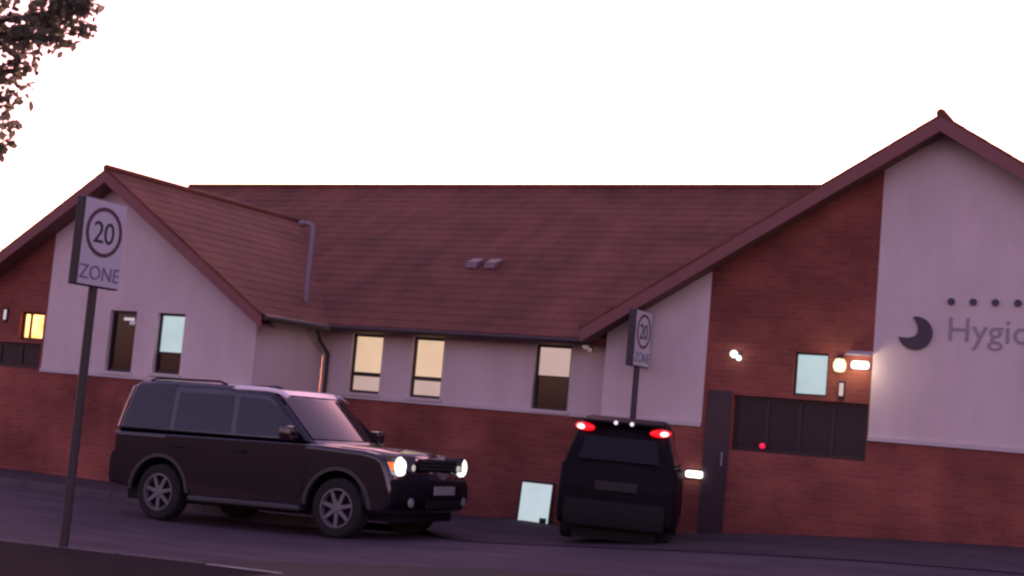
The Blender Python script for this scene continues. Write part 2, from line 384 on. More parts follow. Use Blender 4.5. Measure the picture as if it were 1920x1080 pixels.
for q in (((RXL, DR+.003, 0), (RXL, DM+.2, 0), (RXL, DM+.2, ZD-.001), (RXL, DR+.003, ZD-.001)), ((RXR, DR+.003, 0), (RXR, 32, 0), (RXR, 32, ZD-.001), (RXR, DR+.003, ZD-.001)),
          ((LXL, 32, 0), (RXR, 32, 0), (RXR, 32, 3), (LXL, 32, 3))):
    bm.faces.new([bm.verts.new(p) for p in q])
link('brick_wall', bm, BRICK, hall)
# string course under the render
for a, b, y in ((-19.5, LXR, DL), (LXR+.001, RXL-.001, DM), (RXL, -7.47, DR), (-5.0, RXR, DR)):
    link('string_course', bx((a, y-.03, ZD-.03), (b, y-.001, ZD+.04), .006), TRIM, hall)
# windows
window(*Lh[0], DL, [(2.0, 3.06, DARKGL)], label='tall dark unlit window')
window(*Lh[1], DL, [(2.03, 2.36, DARKGL), (2.40, 3.06, CYAN)], label='window with pale lit blind over a dark lower pane')
ow_ = window(*orange_w, DL+.003, [(2.44, 2.95, ORANGE)], label='small window glowing orange', sill=False)
for fx in (-19.94,): link('glazing_bar', bx((fx-.02, DL+.06, 2.486), (fx+.02, DL+.098, 2.905)), FRAME, ow_)
for h in Mh[:2]: window(*h, DM, [(2.0, 2.29, CREAM2), (2.36, 3.02, CREAM)], label='cream lit window with a shallow lower pane')
window(*Mh[2], DM, [(1.97, 2.50, DARKGL), (2.52, 3.02, CREAM2)], label='window with a half drawn lit blind over dark glass')
window(*Rh[0], DR+.003, [(2.46, 3.08, CYAN)], fr=.03, label='pale cyan lit window in red brick', sill=False)
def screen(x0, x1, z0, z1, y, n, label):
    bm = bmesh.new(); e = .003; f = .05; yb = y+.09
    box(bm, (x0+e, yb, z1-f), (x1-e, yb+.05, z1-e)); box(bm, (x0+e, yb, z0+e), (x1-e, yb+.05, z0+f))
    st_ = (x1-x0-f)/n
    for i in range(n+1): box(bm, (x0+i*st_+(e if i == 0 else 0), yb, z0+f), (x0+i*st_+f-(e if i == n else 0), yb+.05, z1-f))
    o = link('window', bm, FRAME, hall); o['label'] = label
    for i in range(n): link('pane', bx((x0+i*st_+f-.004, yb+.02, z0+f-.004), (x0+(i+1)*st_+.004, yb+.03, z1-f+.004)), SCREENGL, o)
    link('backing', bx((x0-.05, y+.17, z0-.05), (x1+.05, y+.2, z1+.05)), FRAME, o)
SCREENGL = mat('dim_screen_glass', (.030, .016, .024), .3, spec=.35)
screen(*shade_scr_R, DR+.003, 4, 'wide dark glazed panel standing in for the shaded entrance recess'); screen(*scr_L, DL+.003, 3, 'dark unlit glazed screen')
# a strip lamp glimpsed through the tall dark window
# --- roofs: stepped tile courses
def courses(bm, e0, e1, r1, r0, n=22, lift=.0045):
    e0, e1, r0, r1 = map(Vector, (e0, e1, r0, r1)); nrm = (e1-e0).cross(r0-e0).normalized()
    if nrm.z < 0: nrm = -nrm
    for i in range(n):
        a, b = i/n, (i+1)/n
        A, B = e0.lerp(r0, a)+nrm*lift, e1.lerp(r1, a)+nrm*lift; C, D = e1.lerp(r1, b), e0.lerp(r0, b)
        A2, B2 = e0.lerp(r0, a), e1.lerp(r1, a)
        v = [bm.verts.new(p) for p in (A, B, C, D, A2, B2)]
        bm.faces.new(v[:4]); bm.faces.new((v[4], v[5], v[1], v[0]))
    v = [bm.verts.new(p-nrm*.05) for p in (e0, e1, r1, r0)]; bm.faces.new(v[::-1])
def slab_edges(bm, quad, th):
    q = [Vector(p) for p in quad]; nrm = (q[1]-q[0]).cross(q[3]-q[0]).normalized()
    if nrm.z < 0: nrm = -nrm
    for i in range(4):
        a, b = q[i], q[(i+1) % 4]
        bm.faces.new([bm.verts.new(p) for p in (a, b, b-nrm*th, a-nrm*th)])
MRX0, MRX1, MRY, MRZ = -22.65, 3.0, 26.17, 6.555
ME, MEZ = 20.62, 3.13
bm = bmesh.new()
for q in (((MRX0, ME, MEZ), (MRX1, ME, MEZ), (MRX1, MRY, MRZ), (MRX0, MRY, MRZ)), ((MRX0, 2*MRY-ME, MEZ), (MRX1, 2*MRY-ME, MEZ), (MRX1, MRY, MRZ), (MRX0, MRY, MRZ))):
    courses(bm, q[0], q[1], q[2], q[3], 23); slab_edges(bm, q, .09)
main_roof = link('main_roof', bm, TILE, hall)
def gable_roof(name, ax, az, t, y0, y1, hw):
    bm = bmesh.new()
    for s in (-1, 1):
        q = ((ax+s*hw, y0, az-hw*t), (ax+s*hw, y1, az-hw*t), (ax, y1, az), (ax, y0, az))
        courses(bm, q[0], q[1], q[2], q[3], 16); slab_edges(bm, q, .09)
    r = link(name, bm, TILE, hall)
    for s in (-1, 1):
        dn = .19                                        # barge board and soffit
        p = [(ax, az-.05), (ax+s*hw, az-hw*t-.05), (ax+s*hw, az-hw*t-.05-dn), (ax, az-.05-dn*1.05)]
        link('barge_board', pr(p, 'y', y0-.015, y0+.012), BOARD, r)
        p = [(ax, az-.19), (ax+s*hw, az-hw*t-.19), (ax+s*hw, az-hw*t-.21), (ax, az-.21)]
        link('soffit', pr(p, 'y', y0+.013, y0+.42), SOFFIT, r)
    link('ridge_cap', tb([(ax, y0-.01, az+.0), (ax, y1, az+.0)], .07, 8), TILE, r)
    return r
gable_roof('gable_roof', LA, LZ, TL, DL-.4, 24.6, 3.68)
gable_roof('gable_roof', RA, RZ, TR, DR-.4, 26.1, 5.18)
link('ridge_cap', tb([(MRX0, MRY, MRZ), (MRX1, MRY, MRZ)], .07, 8), TILE, main_roof)
# eaves: fascia, gutter, downpipe
link('fascia', bx((LXR+.42, ME+.03, MEZ-.105), (RXL-.3, ME+.06, MEZ-.03)), BOARD, hall)
link('soffit', bx((LXR+.0, ME+.061, MEZ-.10), (RXL, DM-.001, MEZ-.08)), SOFFIT, hall)
gt = link('gutter', tb([(LXR+.42, ME-.03, MEZ-.055), (RXL-.3, ME-.03, MEZ-.055)], .042, 10), GUTTER, hall)
link('gutter', tb([(LA+3.70, DL-.36, 3.05), (LA+3.70, ME-.02, 3.05)], .055, 10), GUTTER, hall)
link('gutter', tb([(RA-5.2, DR-.36, 3.24), (RA-5.2, ME+.1, 3.24)], .055, 10), GUTTER, hall)
link('downpipe', tb([(-14.65, ME-.04, MEZ-.1), (-14.65, ME+.1, MEZ-.3), (-14.65, DM-.06, MEZ-.5), (-14.65, DM-.06, .1)], .034, 8), GUTTER, hall)
# pale vent pipe standing at the eaves and two low roof vents
vp = link('vent_pipe', tb([(-15.05, 20.72, 3.12), (-15.05, 20.72, 4.80), (-15.08, 20.72, 4.86), (-15.15, 20.72, 4.89), (-15.24, 20.72, 4.89)], .042, 12), mat('vent_pipe_grey', (.26, .20, .23), .6), hall, 40)
link('cowl', tb([(-15.23, 20.72, 4.89), (-15.33, 20.72, 4.89)], .055, 12), MATS['vent_pipe_grey'], vp, 40)
for x in (-12.92, -12.54):
    y = 22.84; z = MEZ+(y-ME)*(MRZ-MEZ)/(MRY-ME)
    link('roof_vent', pr([(y-.16, z-.07), (y-.10, z+.05), (y+.15, z+.14), (y+.15, z+.05)], 'x', x-.11, x+.11), mat('roof_vent_metal', (.22, .15, .16), .5), hall)
# door in the brick pier, coloured dark to carry on the entrance shade
dr = link('door', bx((-7.40, DR-.02, .32), (-7.02, DR+.002, 2.45), .005), mat('dark_door', (.05, .028, .034), .5, var=.25, vscale=2), hall)
link('handle', bx((-7.11, DR-.06, 1.35), (-7.09, DR-.021, 1.55)), LEAD, dr)

# wall sign on the right gable
ws = root('wall_sign', 'dark crescent emblem with four studs and mauve letters on the white gable', 'wall sign', (-4.4, DR, 3.45))
bm = bmesh.new(); cres = []
cxx, czz = -.03, -.02
N = 28
for i in range(N+1):
    a = R(-165 + 265*i/N); cres.append((cxx+.235*math.cos(a), czz+.235*math.sin(a)))
inner = []
T1, T2 = Vector(cres[0]), Vector(cres[-1]); nn = Vector((.84, -.54))
for i in range(N+1):
    t = i/N; p = T2.lerp(T1, t)+nn*(.185*4*t*(1-t)); inner.append((p.x, p.y))
prism(bm, cres+inner[1:-1], 'y', -.035, -.001); link('emblem', bm, LOGO, ws)
for i in range(6):
    bm = bmesh.new(); lathe(bm, [(.048, -.03), (.05, -.02), (.05, -.001)], 'y', 14, (.43+.293*i, 0, .44+.004*i)); link('stud', bm, LOGO, ws)
text_obj('lettering', 'Hygic', .47, LETTER, ws, Matrix.Translation((.92, -.006, -.10)) @ Matrix.Rotation(R(90), 4, 'X'), .01, 1.02)

# ---------------------------------------------------------------- wall lamps (each a thing)
def wall_lamp(name, label, loc, shape, mt, cat='wall lamp'):
    t = root(name, label, cat, loc)
    if shape == 'globe':
        link('bracket', bx((-.03, -.02, .09), (.03, .12, .16), .004), FRAME, t)
        bm = bmesh.new(); lathe(bm, [(.02, -.10), (.07, -.085), (.09, -.03), (.088, .03), (.06, .085), (.02, .1)], 'z', 18, (0, -.09, 0)); link('glass_globe', bm, mt, t, 50)
        bm = bmesh.new(); lathe(bm, [(.05, .085), (.06, .10), (.03, .13)], 'z', 14, (0, -.09, 0)); link('cap', bm, FRAME, t)
    elif shape == 'bulk':
        w_ = .13
        link('backplate', bx((-w_-.02, -.02, -.07), (w_+.02, -.001, .07), .006), FRAME, t)
        link('diffuser', bx((-w_, -.10, -.05), (w_, -.021, .05), .03), mt, t, 40)
    elif shape == 'hood':
        w_ = .125
        link('diffuser', bx((-w_, -.10, -.055), (w_, -.012, .055), .035), mt, t, 40)
        link('hood', pr([(-.22, .14), (0, .20), (0, .175), (-.22, .12)], 'x', -.17, .17), TRIM, t)
    if shape in ('globe', 'hood'):
        l = bpy.data.lights.new('lamp_light', 'POINT'); l.energy = 1.0; l.color = (1, .8, .55); l.shadow_soft_size = .06
        lo = bpy.data.objects.new('lamp_light', l); col.objects.link(lo); lo.parent = t; lo.location = (0, -.24, -.02)
    if shape == 'twin':
        link('backplate', bx((-.05, -.03, -.05), (.06, -.001, .06), .006), FRAME, t)
        for dx, dz, r in ((-.025, .02, .055), (.055, -.035, .038)):
            bm = bmesh.new(); lathe(bm, [(r*.6, -.06), (r, -.11), (r*.9, -.135), (r*.3, -.145)], 'y', 14, (dx, 0, dz)); link('spot_lens', bm, mt, t, 50)
    elif shape == 'panel':
        link('housing', bx((-.045, -.035, -.13), (.045, -.001, .13), .008), FRAME, t)
        link('lit_panel', bx((-.03, -.042, -.09), (.03, -.036, .09)), mt, t)
    return t
wall_lamp('spot_lamp', 'small twin white spot lamp on the brick pier beside the white panel', (-6.98, DR+.003, 2.97), 'twin', WHITEL)
wall_lamp('globe_lamp', 'round warm globe lamp next to the pale cyan window', (-5.44, DR+.003, 2.92), 'globe', WARML)
wall_lamp('bulkhead_lamp', 'bright wide white lamp under a pale hood at the edge of the large white panel', (-5.16, DR+.003, 2.94), 'hood', WHITEL)
wall_lamp('lit_entry_panel', 'narrow lit entry panel on the brick below the globe lamp', (-5.41, DR+.003, 2.58), 'panel', emi('entry_panel_glow', (215, 190, 190), .9), 'entry panel')
wall_lamp('lantern', 'small pale lantern on the brick left of the small orange window', (-20.50, DL, 2.87), 'panel', emi('pale_lantern_glow', (200, 190, 205), 1.0))
wall_lamp('eaves_lamp', 'tiny pale lamp under the eaves corner near the half lit window', (-9.67, DM, 3.0), 'twin', emi('eaves_glow', (150, 120, 120), .7))
# strip light seen in the tall dark window is part of the room behind: bright tube on the pane top
st = root('ceiling_light', 'white strip light showing at the top of the tall dark window', 'ceiling light', (-17.62, DL, 2.93))
bm = bmesh.new(); box(bm, (-.14, .082, -.03), (.10, .095, .02), .01); link('tube', bm, emi('strip_glow', (205, 190, 205), .9), st)
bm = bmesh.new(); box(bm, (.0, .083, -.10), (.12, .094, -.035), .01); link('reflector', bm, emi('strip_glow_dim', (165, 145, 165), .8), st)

# ---------------------------------------------------------------- lamps low on the brick
wall_lamp('low_wall_lamp', 'bright white oblong lamp low on the brick beside the small dark car', (-7.50, DR+.003, 1.19), 'bulk', WHITEL)
rl = root('marker_lamp', 'small red lamp at the lower edge of the wide dark panel standing in for the entrance recess', 'marker lamp', (-6.53, DR+.09, 1.69))
link('base', bx((-.05, -.03, -.05), (.05, -.001, .05), .006), FRAME, rl)
bm = bmesh.new(); lathe(bm, [(.012, -.085), (.035, -.075), (.042, -.05), (.042, -.03)], 'y', 14); link('lens', bm, REDL, rl, 50)
def leafball(bm, c, rad, n, size, flat=1.0, rnd=random):
    c = Vector(c)
    for _ in range(n):
        d = Vector((rnd.gauss(0, 1), rnd.gauss(0, 1), rnd.gauss(0, 1))).normalized()*(rnd.random()**.45)
        p = c + Vector((d.x*rad[0], d.y*rad[1], d.z*rad[2]))
        nrm = (d*.6+Vector((rnd.gauss(0, .6), rnd.gauss(0, .6), rnd.gauss(.3, .6)))).normalized()
        a = nrm.orthogonal().normalized(); a = Matrix.Rotation(rnd.uniform(0, 6.28), 3, nrm) @ a; b = nrm.cross(a)
        s = size*rnd.uniform(.6, 1.3)
        v = [bm.verts.new(p+q) for q in (a*s*.5, a*s*.12+b*s*.3+nrm*s*.06, -a*s*.3+b*s*.24, -a*s*.55, -a*s*.3-b*s*.24, a*s*.12-b*s*.3+nrm*s*.06)]
        bm.faces.new(v)
# ---------------------------------------------------------------- leaning white notice board
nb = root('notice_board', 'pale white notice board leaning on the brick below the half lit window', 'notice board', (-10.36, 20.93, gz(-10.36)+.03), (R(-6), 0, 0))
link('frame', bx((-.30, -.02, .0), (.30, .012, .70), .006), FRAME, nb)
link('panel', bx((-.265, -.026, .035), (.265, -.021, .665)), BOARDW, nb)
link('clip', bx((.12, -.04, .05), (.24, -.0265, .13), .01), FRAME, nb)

# ---------------------------------------------------------------- speed limit signs, both facing down the road (+x)
def limit_sign(x, y, z0, zlo, zhi, wd, th, label):
    t = root('speed_limit_sign', label, 'road sign', (x, y, z0), group='twenty zone signs on posts')
    link('post', tb([(0, 0, 0), (0, 0, zlo-.005)], .045, 14), POST, t, 40)
    h = zhi-zlo
    b = link('sign_box', bx((-th*.5, -wd/2, zlo), (th*.5, wd/2, zhi), .012), POST, t)
    f = link('sign_face', bx((th*.5+.001, -wd/2+.012, zlo+.012), (th*.5+.008, wd/2-.012, zhi-.012), .002), SIGNW, t)
    c = (th*.5+.009, 0, zlo+h*.63); ro, ri = wd*.42, wd*.355
    bm = bmesh.new(); n = 40
    A = [[bm.verts.new((c[0]+dx, c[1]+r*math.cos(2*math.pi*k/n), c[2]+r*math.sin(2*math.pi*k/n))) for k in range(n)] for r, dx in ((ro, 0), (ro, .004), (ri, .004), (ri, 0))]
    for k in range(n):
        j = (k+1) % n
        for p, q in ((0, 1), (1, 2), (2, 3)): bm.faces.new((A[p][k], A[p][j], A[q][j], A[q][k]))
    link('red_ring', bm, SIGNR, f)
    rot = Matrix.Rotation(R(90), 4, 'Z') @ Matrix.Rotation(R(90), 4, 'X')
    text_obj('numerals', '20', wd*.52, SIGNK, f, Matrix.Translation((th*.5+.010, 0, c[2]-wd*.185)) @ rot, .006, .95)
    text_obj('zone_lettering', 'ZONE', wd*.34, SIGNG, f, Matrix.Translation((th*.5+.010, 0, zlo+h*.08)) @ rot, .006, 1.0)
    return t
limit_sign(-10.48, 10.84, .11, 2.58, 3.46, .60, .11, 'nearer and larger twenty zone speed limit sign on a dark post at the kerb')
limit_sign(-8.41, 20.03, .2, 2.50, 3.34, .62, .12, 'smaller edge on twenty zone sign rising behind the small dark car')

# ---------------------------------------------------------------- cars
def inset(poly, d):
    n = len(poly); out = []; area = sum(poly[i][0]*poly[(i+1) % n][1]-poly[(i+1) % n][0]*poly[i][1] for i in range(n)); s = 1 if area > 0 else -1
    for i in range(n):
        a, b, c = Vector(poly[i-1]), Vector(poly[i]), Vector(poly[(i+1) % n])
        n1 = Vector((-(b-a).y, (b-a).x)).normalized()*s; n2 = Vector((-(c-b).y, (c-b).x)).normalized()*s
        nn = (n1+n2); nn = nn.normalized() if nn.length > 1e-6 else n1
        out.append(tuple(b+nn*d))
    return out
def loft(bm, poly, hw, secs, bow=lambda x, t: 0):
    rings = []
    for t, d in secs:
        p = inset(poly, d) if d else poly
        rings.append([bm.verts.new((x-bow(x, t), t*hw(z), z)) for x, z in p])
    n = len(poly)
    for A, B in zip(rings, rings[1:]):
        for k in range(n): bm.faces.new((A[k], A[(k+1) % n], B[(k+1) % n], B[k]))
    bm.faces.new(rings[0][::-1]); bm.faces.new(rings[-1])
SECS = [(-1, .065), (-.988, .032), (-.965, .01), (-.93, 0), (-.6, 0), (-.3, 0), (0, 0), (.3, 0), (.6, 0), (.93, 0), (.965, .01), (.988, .032), (1, .065)]
def arc(cx, cz, r, a0, a1, n=12): return [(cx+r*math.cos(R(a0+(a1-a0)*i/n)), cz+r*math.sin(R(a0+(a1-a0)*i/n))) for i in range(n+1)]
def pane_side(bm, poly, hw, s, off=.004, th=.006):
    A = [bm.verts.new((x, s*(hw(z)+off), z)) for x, z in poly]; B = [bm.verts.new((x, s*(hw(z)+off-th), z)) for x, z in poly]
    bm.faces.new(A); bm.faces.new(B[::-1])
    for i in range(len(poly)):
        j = (i+1) % len(poly); bm.faces.new((A[i], B[i], B[j], A[j]))
def wheel(par, x, y, r, wd, s, spokes=7):
    w_ = link('wheel', bx((x-.05, y-s*.02, r-.05), (x+.05, y+s*.02, r+.05)), PLAST, par)
    bm = bmesh.new(); h = wd/2
    lathe(bm, [(r*.66, -h), (r*.90, -h*1.0), (r*.985, -h*.8), (r, -h*.4), (r, h*.4), (r*.985, h*.8), (r*.90, h), (r*.66, h)], 'y', 36, (x, y, r), False); link('tyre', bm, RUBBER, w_, 35)
    bm = bmesh.new(); o = y+s*(h-.02)
    n = 32; A = [[bm.verts.new((x+rr*math.cos(2*math.pi*k/n), yy, r+rr*math.sin(2*math.pi*k/n))) for k in range(n)] for rr, yy in ((r*.67, o+s*.012), (r*.60, o+s*.014), (r*.57, o-s*.06))]
    for k in range(n):
        for p in (0, 1): bm.faces.new((A[p][k], A[p][(k+1) % n], A[p+1][(k+1) % n], A[p+1][k]))
    for k in range(spokes):
        a = 2*math.pi*k/spokes+.2; d = Vector((math.cos(a), 0, math.sin(a))); q = Vector((-math.sin(a), 0, math.cos(a)))
        c = Vector((x, o, r)); vv = []
        for rr, wq in ((r*.10, r*.075), (r*.60, r*.055)):
            for sg in (-1, 1): vv.append((c+d*rr+q*wq*sg))
        v = [bm.verts.new(p) for p in (vv[0], vv[1], vv[3], vv[2])]; v2 = [bm.verts.new(p-Vector((0, s*.03, 0))) for p in (vv[0], vv[1], vv[3], vv[2])]
        bm.faces.new(v); bm.faces.new(v2[::-1])
        for i in range(4): bm.faces.new((v[i], v[(i+1) % 4], v2[(i+1) % 4], v2[i]))
    lathe(bm, [(r*.15, -.03), (r*.16, .0), (r*.12, .012)] if s > 0 else [(r*.12, -.012), (r*.16, 0), (r*.15, .03)], 'y', 16, (x, o, r))
    link('rim', bm, ALLOY, w_, 30)
    bm = bmesh.new(); lathe(bm, [(r*.5, -.006), (r*.5, .006)], 'y', 24, (x, y+s*(h-.085), r)); link('brake_disc', bm, PLAST, w_)
    return w_

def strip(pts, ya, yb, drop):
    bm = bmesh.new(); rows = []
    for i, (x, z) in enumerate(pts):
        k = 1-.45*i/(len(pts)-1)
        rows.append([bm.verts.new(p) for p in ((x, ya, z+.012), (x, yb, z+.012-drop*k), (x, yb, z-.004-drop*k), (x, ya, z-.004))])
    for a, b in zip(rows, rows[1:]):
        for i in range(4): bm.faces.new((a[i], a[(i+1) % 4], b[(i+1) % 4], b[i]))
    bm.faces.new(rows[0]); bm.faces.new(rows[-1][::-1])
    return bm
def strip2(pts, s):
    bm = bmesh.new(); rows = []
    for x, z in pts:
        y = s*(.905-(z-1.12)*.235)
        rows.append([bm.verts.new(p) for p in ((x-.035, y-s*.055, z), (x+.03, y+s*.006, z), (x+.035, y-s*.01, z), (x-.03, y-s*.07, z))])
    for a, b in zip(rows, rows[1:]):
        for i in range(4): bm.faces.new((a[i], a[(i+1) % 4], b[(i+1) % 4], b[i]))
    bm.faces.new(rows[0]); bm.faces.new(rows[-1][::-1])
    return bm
# --- black four wheel drive estate
SX, SY = -11.75, 16.2
pz0, pz1 = gz(SX-1.42), gz(SX+1.46)
suv = root('estate_car', 'boxy black four wheel drive car with lit headlights driving past the hall', 'car', (SX, SY, pz0+(pz1-pz0)*1.42/2.88), (0, -math.atan2(pz1-pz0, 2.88)+R(.2), 0))
RW, FW_, WR = -1.42, 1.46, .375
low = [(-2.36, .44), (-2.42, .52), (-2.425, .78), (-2.38, 1.00), (-2.36, 1.16), (1.00, 1.155), (1.25, 1.145), (1.90, 1.115), (2.17, 1.075), (2.27, 1.02), (2.34, .88), (2.40, .70), (2.41, .50), (2.33, .36), (2.05, .34)] \
    + arc(FW_, WR, .46, 0, 180, 14)[1:] + [(.93, .33), (-.90, .33)] + arc(RW, WR, .46, 0, 180, 14)[1:-1] + [(-1.93, .40)]
HW = lambda z: .955
def bowf(x, t): return .16*t*t*sm((x-1.5)/.7) + -.07*t*t*sm((-x-2.0)/.4)
bm = bmesh.new(); loft(bm, low, HW, SECS, bowf); body = weigh(link('body', bm, BLACKP, suv, 28))
GH = lambda z: .905-(z-1.12)*.235
gh = [(-2.35, 1.158), (-2.30, 1.50), (-2.22, 1.82), (-2.10, 1.872), (-1.7, 1.888), (-.50, 1.872), (-.38, 1.845), (.0, 1.835), (.22, 1.812), (.34, 1.775), (1.06, 1.157)]
CSEC = [(-1, .10), (-.985, .062), (-.955, .03), (-.91, .01), (-.85, 0), (-.5, -.004), (0, -.006), (.5, -.004), (.85, 0), (.91, .01), (.955, .03), (.985, .062), (1, .10)]
bm = bmesh.new(); loft(bm, gh, GH, CSEC, lambda x, t: .10*t*t*sm((x-.1)/.3)-.05*t*t*sm((-x-2.0)/.3)); weigh(link('cabin', bm, BLACKP, suv, 50))
for s in (-1, 1):
    for nm, poly in (('rear_quarter_window', [(-2.20, 1.22), (-2.16, 1.48), (-2.08, 1.79), (-1.42, 1.83), (-1.38, 1.22)]),
                     ('rear_door_window', [(-1.30, 1.22), (-1.33, 1.73), (-.40, 1.72), (-.34, 1.22)]),
                     ('front_door_window', [(-.26, 1.22), (-.30, 1.71), (.18, 1.68), (.42, 1.55), (.80, 1.22)])):
        bm = bmesh.new(); pane_side(bm, poly, GH, s); link(nm, bm, CARGL, suv)
    # doors with handles
    for nm, poly, hx in (('front_door', [(-.25, .44), (-.27, 1.13), (.92, 1.13), (.98, .95), (.93, .60), (.86, .44)], -.10),
                         ('rear_door', [(-.27, .44), (-.29, 1.13), (-1.36, 1.13), (-1.32, .98), (-1.05, .82), (-.90, .60), (-.84, .44)], -1.12)):
        bm = bmesh.new(); prism(bm, poly, 'y', s*.952, s*.962); dd = link(nm, bm, BLACKP, suv)
        link('handle', bx((hx-.09, min(s*.963, s*.985), .98), (hx+.09, max(s*.963, s*.985), 1.01), .006), PLAST, dd)
    for cx_ in (RW, FW_):
        bm = bmesh.new(); P = arc(cx_, WR, .468, 2, 178, 18); Q = arc(cx_, WR, .512, 2, 178, 18)
        prism(bm, P+Q[::-1], 'y', s*.945, s*.978)
        bmesh.ops.bevel(bm, geom=[e for e in bm.edges if abs(e.verts[0].co.y-s*.978) < 1e-4 and abs(e.verts[1].co.y-s*.978) < 1e-4], offset=.016, segments=3, affect='EDGES')
        link('wheel_arch', bm, TRIMG, suv, 40)
        wheel(suv, cx_, s*.83, WR, .25, s)
    link('side_step', bx((-.88, min(s*.80, s*1.0), .30), (.92, max(s*.80, s*1.0), .37), .02), TRIMG, suv)
    # mirrors
    mm = link('door_mirror', bx((.62, min(s*.93, s*1.13), 1.17), (.80, max(s*.93, s*1.13), 1.36), .035), BLACKP, suv, 40)
    # headlights
    x0 = 2.02
    hl = link('headlight', pr([(2.30, s*.50), (2.325, s*.60), (2.28, s*.78), (2.18, s*.88), (2.0, s*.935), (1.96, s*.90), (2.1, s*.55)], 'z', .88, 1.075), mat('headlight_shell', (.10, .10, .11), .2), suv)
    bm = bmesh.new(); lathe(bm, [(.12, -.02), (.115, .01), (.06, .035)], 'x', 20, (2.262, s*.765, .945)); link('lamp', bm, WHITEL, hl, 40)
    bm = bmesh.new(); lathe(bm, [(.045, -.01), (.04, .01), (.02, .015)], 'x', 14, (2.318, s*.575, .93)); link('side_lamp', bm, emi('side_lamp_glow', (205, 190, 185), .9), hl, 40)
    link('indicator', pr([(2.285, s*.795), (2.19, s*.888), (2.02, s*.941), (2.02, s*.93), (2.18, s*.87), (2.27, s*.79)], 'z', .895, .99), AMBER, hl)
    bm = bmesh.new(); lathe(bm, [(.06, -.01), (.055, .012), (.03, .02)], 'x', 14, (2.372, s*.66, .50)); link('fog_lamp', bm, LEAD, suv, 40)
    link('tail_light', pr([(-2.385, s*.78), (-2.365, s*.90), (-2.33, s*.945), (-2.24, s*.962), (-2.2, s*.9), (-2.33, s*.78)], 'z', .88, 1.14), REDDIM, suv)
# pale strip added as the sky highlight along the windscreen header
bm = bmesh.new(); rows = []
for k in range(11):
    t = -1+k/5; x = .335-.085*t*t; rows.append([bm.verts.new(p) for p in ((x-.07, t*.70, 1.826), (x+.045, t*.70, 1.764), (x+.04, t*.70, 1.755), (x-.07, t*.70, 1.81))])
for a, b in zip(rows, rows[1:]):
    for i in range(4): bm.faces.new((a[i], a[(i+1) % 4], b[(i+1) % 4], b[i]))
link('windscreen_highlight', bm, SATIN, suv, 40)
# windscreen, rear window
def pane_quad(bm, P, nrm, off=.006, th=.006):
    nrm = Vector(nrm).normalized(); A = [bm.verts.new(Vector(p)+nrm*off) for p in P]; B = [bm.verts.new(Vector(p)+nrm*(off-th)) for p in P]
    bm.faces.new(A); bm.faces.new(B[::-1])
    for i in range(len(P)):
        j = (i+1) % len(P); bm.faces.new((A[i], B[i], B[j], A[j]))
def wscreen(bm, x0, z0, x1, z1, hw0, hw1, bow, n=8, off=.007):
    rows = []
    for k in range(n+1):
        t = -1+2*k/n
        rows.append([bm.verts.new((x0-bow*t*t*.9+off, t*hw0, z0+off)), bm.verts.new((x1-bow*t*t+off, t*hw1, z1+off))])
    for a, b in zip(rows, rows[1:]): bm.faces.new((a[0], b[0], b[1], a[1]))
bm = bmesh.new(); wscreen(bm, 1.00, 1.208, .40, 1.724, .80, .69, .085); link('windscreen', bm, CARGL, suv, 60)
bm = bmesh.new(); pane_quad(bm, [(-2.345, -.72, 1.24), (-2.345, .72, 1.24), (-2.24, .62, 1.74), (-2.24, -.62, 1.74)], (-1, 0, .2), .012); link('rear_window', bm, CARGL, suv)
# grille, bumper insert, plate, bonnet
gr = link('grille', bx((2.30, -.46, .89), (2.352, .46, 1.04), .01), PLAST, suv)
for z in (.915, .96, 1.005): link('grille_bar', bx((2.353, -.44, z), (2.366, .44, z+.018)), TRIMG, gr)
bn = link('bonnet', None or (lambda bm: (loft(bm, [(1.10, 1.13), (1.10, 1.162), (1.28, 1.160), (1.90, 1.132), (2.15, 1.092), (2.19, 1.05)], lambda z: .80, [(-1, .012), (-.97, 0), (-.5, -.006), (0, -.012), (.5, -.006), (.97, 0), (1, .012)], bowf), bm)[1])(bmesh.new()), BLACKP, suv, 30)
bp_ = link('bumper', (lambda bm: (loft(bm, [(2.20, .40), (2.20, .78), (2.40, .78), (2.445, .70), (2.45, .52), (2.38, .40)], lambda z: .93, [(-1, .03), (-.97, 0), (-.6, 0), (-.3, 0), (0, 0), (.3, 0), (.6, 0), (.97, 0), (1, .03)], bowf), bm)[1])(bmesh.new()), NAVYP, suv, 30)
link('air_intake', bx((2.43, -.42, .43), (2.456, .42, .53), .005), PLAST, bp_)
link('number_plate', bx((2.452, -.26, .60), (2.464, .26, .71), .002), PLATE, suv)
link('underbody', bx((-2.2, -.66, .24), (2.2, .66, .50)), PLAST, suv)
link('roof_glass', pr([(-.30, 1.8495), (.18, 1.823), (.18, 1.829), (-.30, 1.8555)], 'y', -.60, .60), CARGL, suv)
for s in (-1, 1):
    rr = link('roof_rail', tb([(-1.95, s*.66, 1.87), (-1.85, s*.66, 1.905), (-.75, s*.66, 1.90), (-.62, s*.66, 1.86)], .014, 8), PLAST, suv, 40)
    link('roof_highlight', strip([(-.48, 1.852), (-.2, 1.846), (.10, 1.833), (.28, 1.806), (.42, 1.74)], s*.655, s*.722, .045), SATIN, suv)  # strip shaped as the sky's reflection on the roof edge
    link('pillar_highlight', strip2([(-2.300, 1.22), (-2.262, 1.50), (-2.19, 1.79)], s), SATIN, suv)  # strip shaped as the bright reflection down the rear pillar

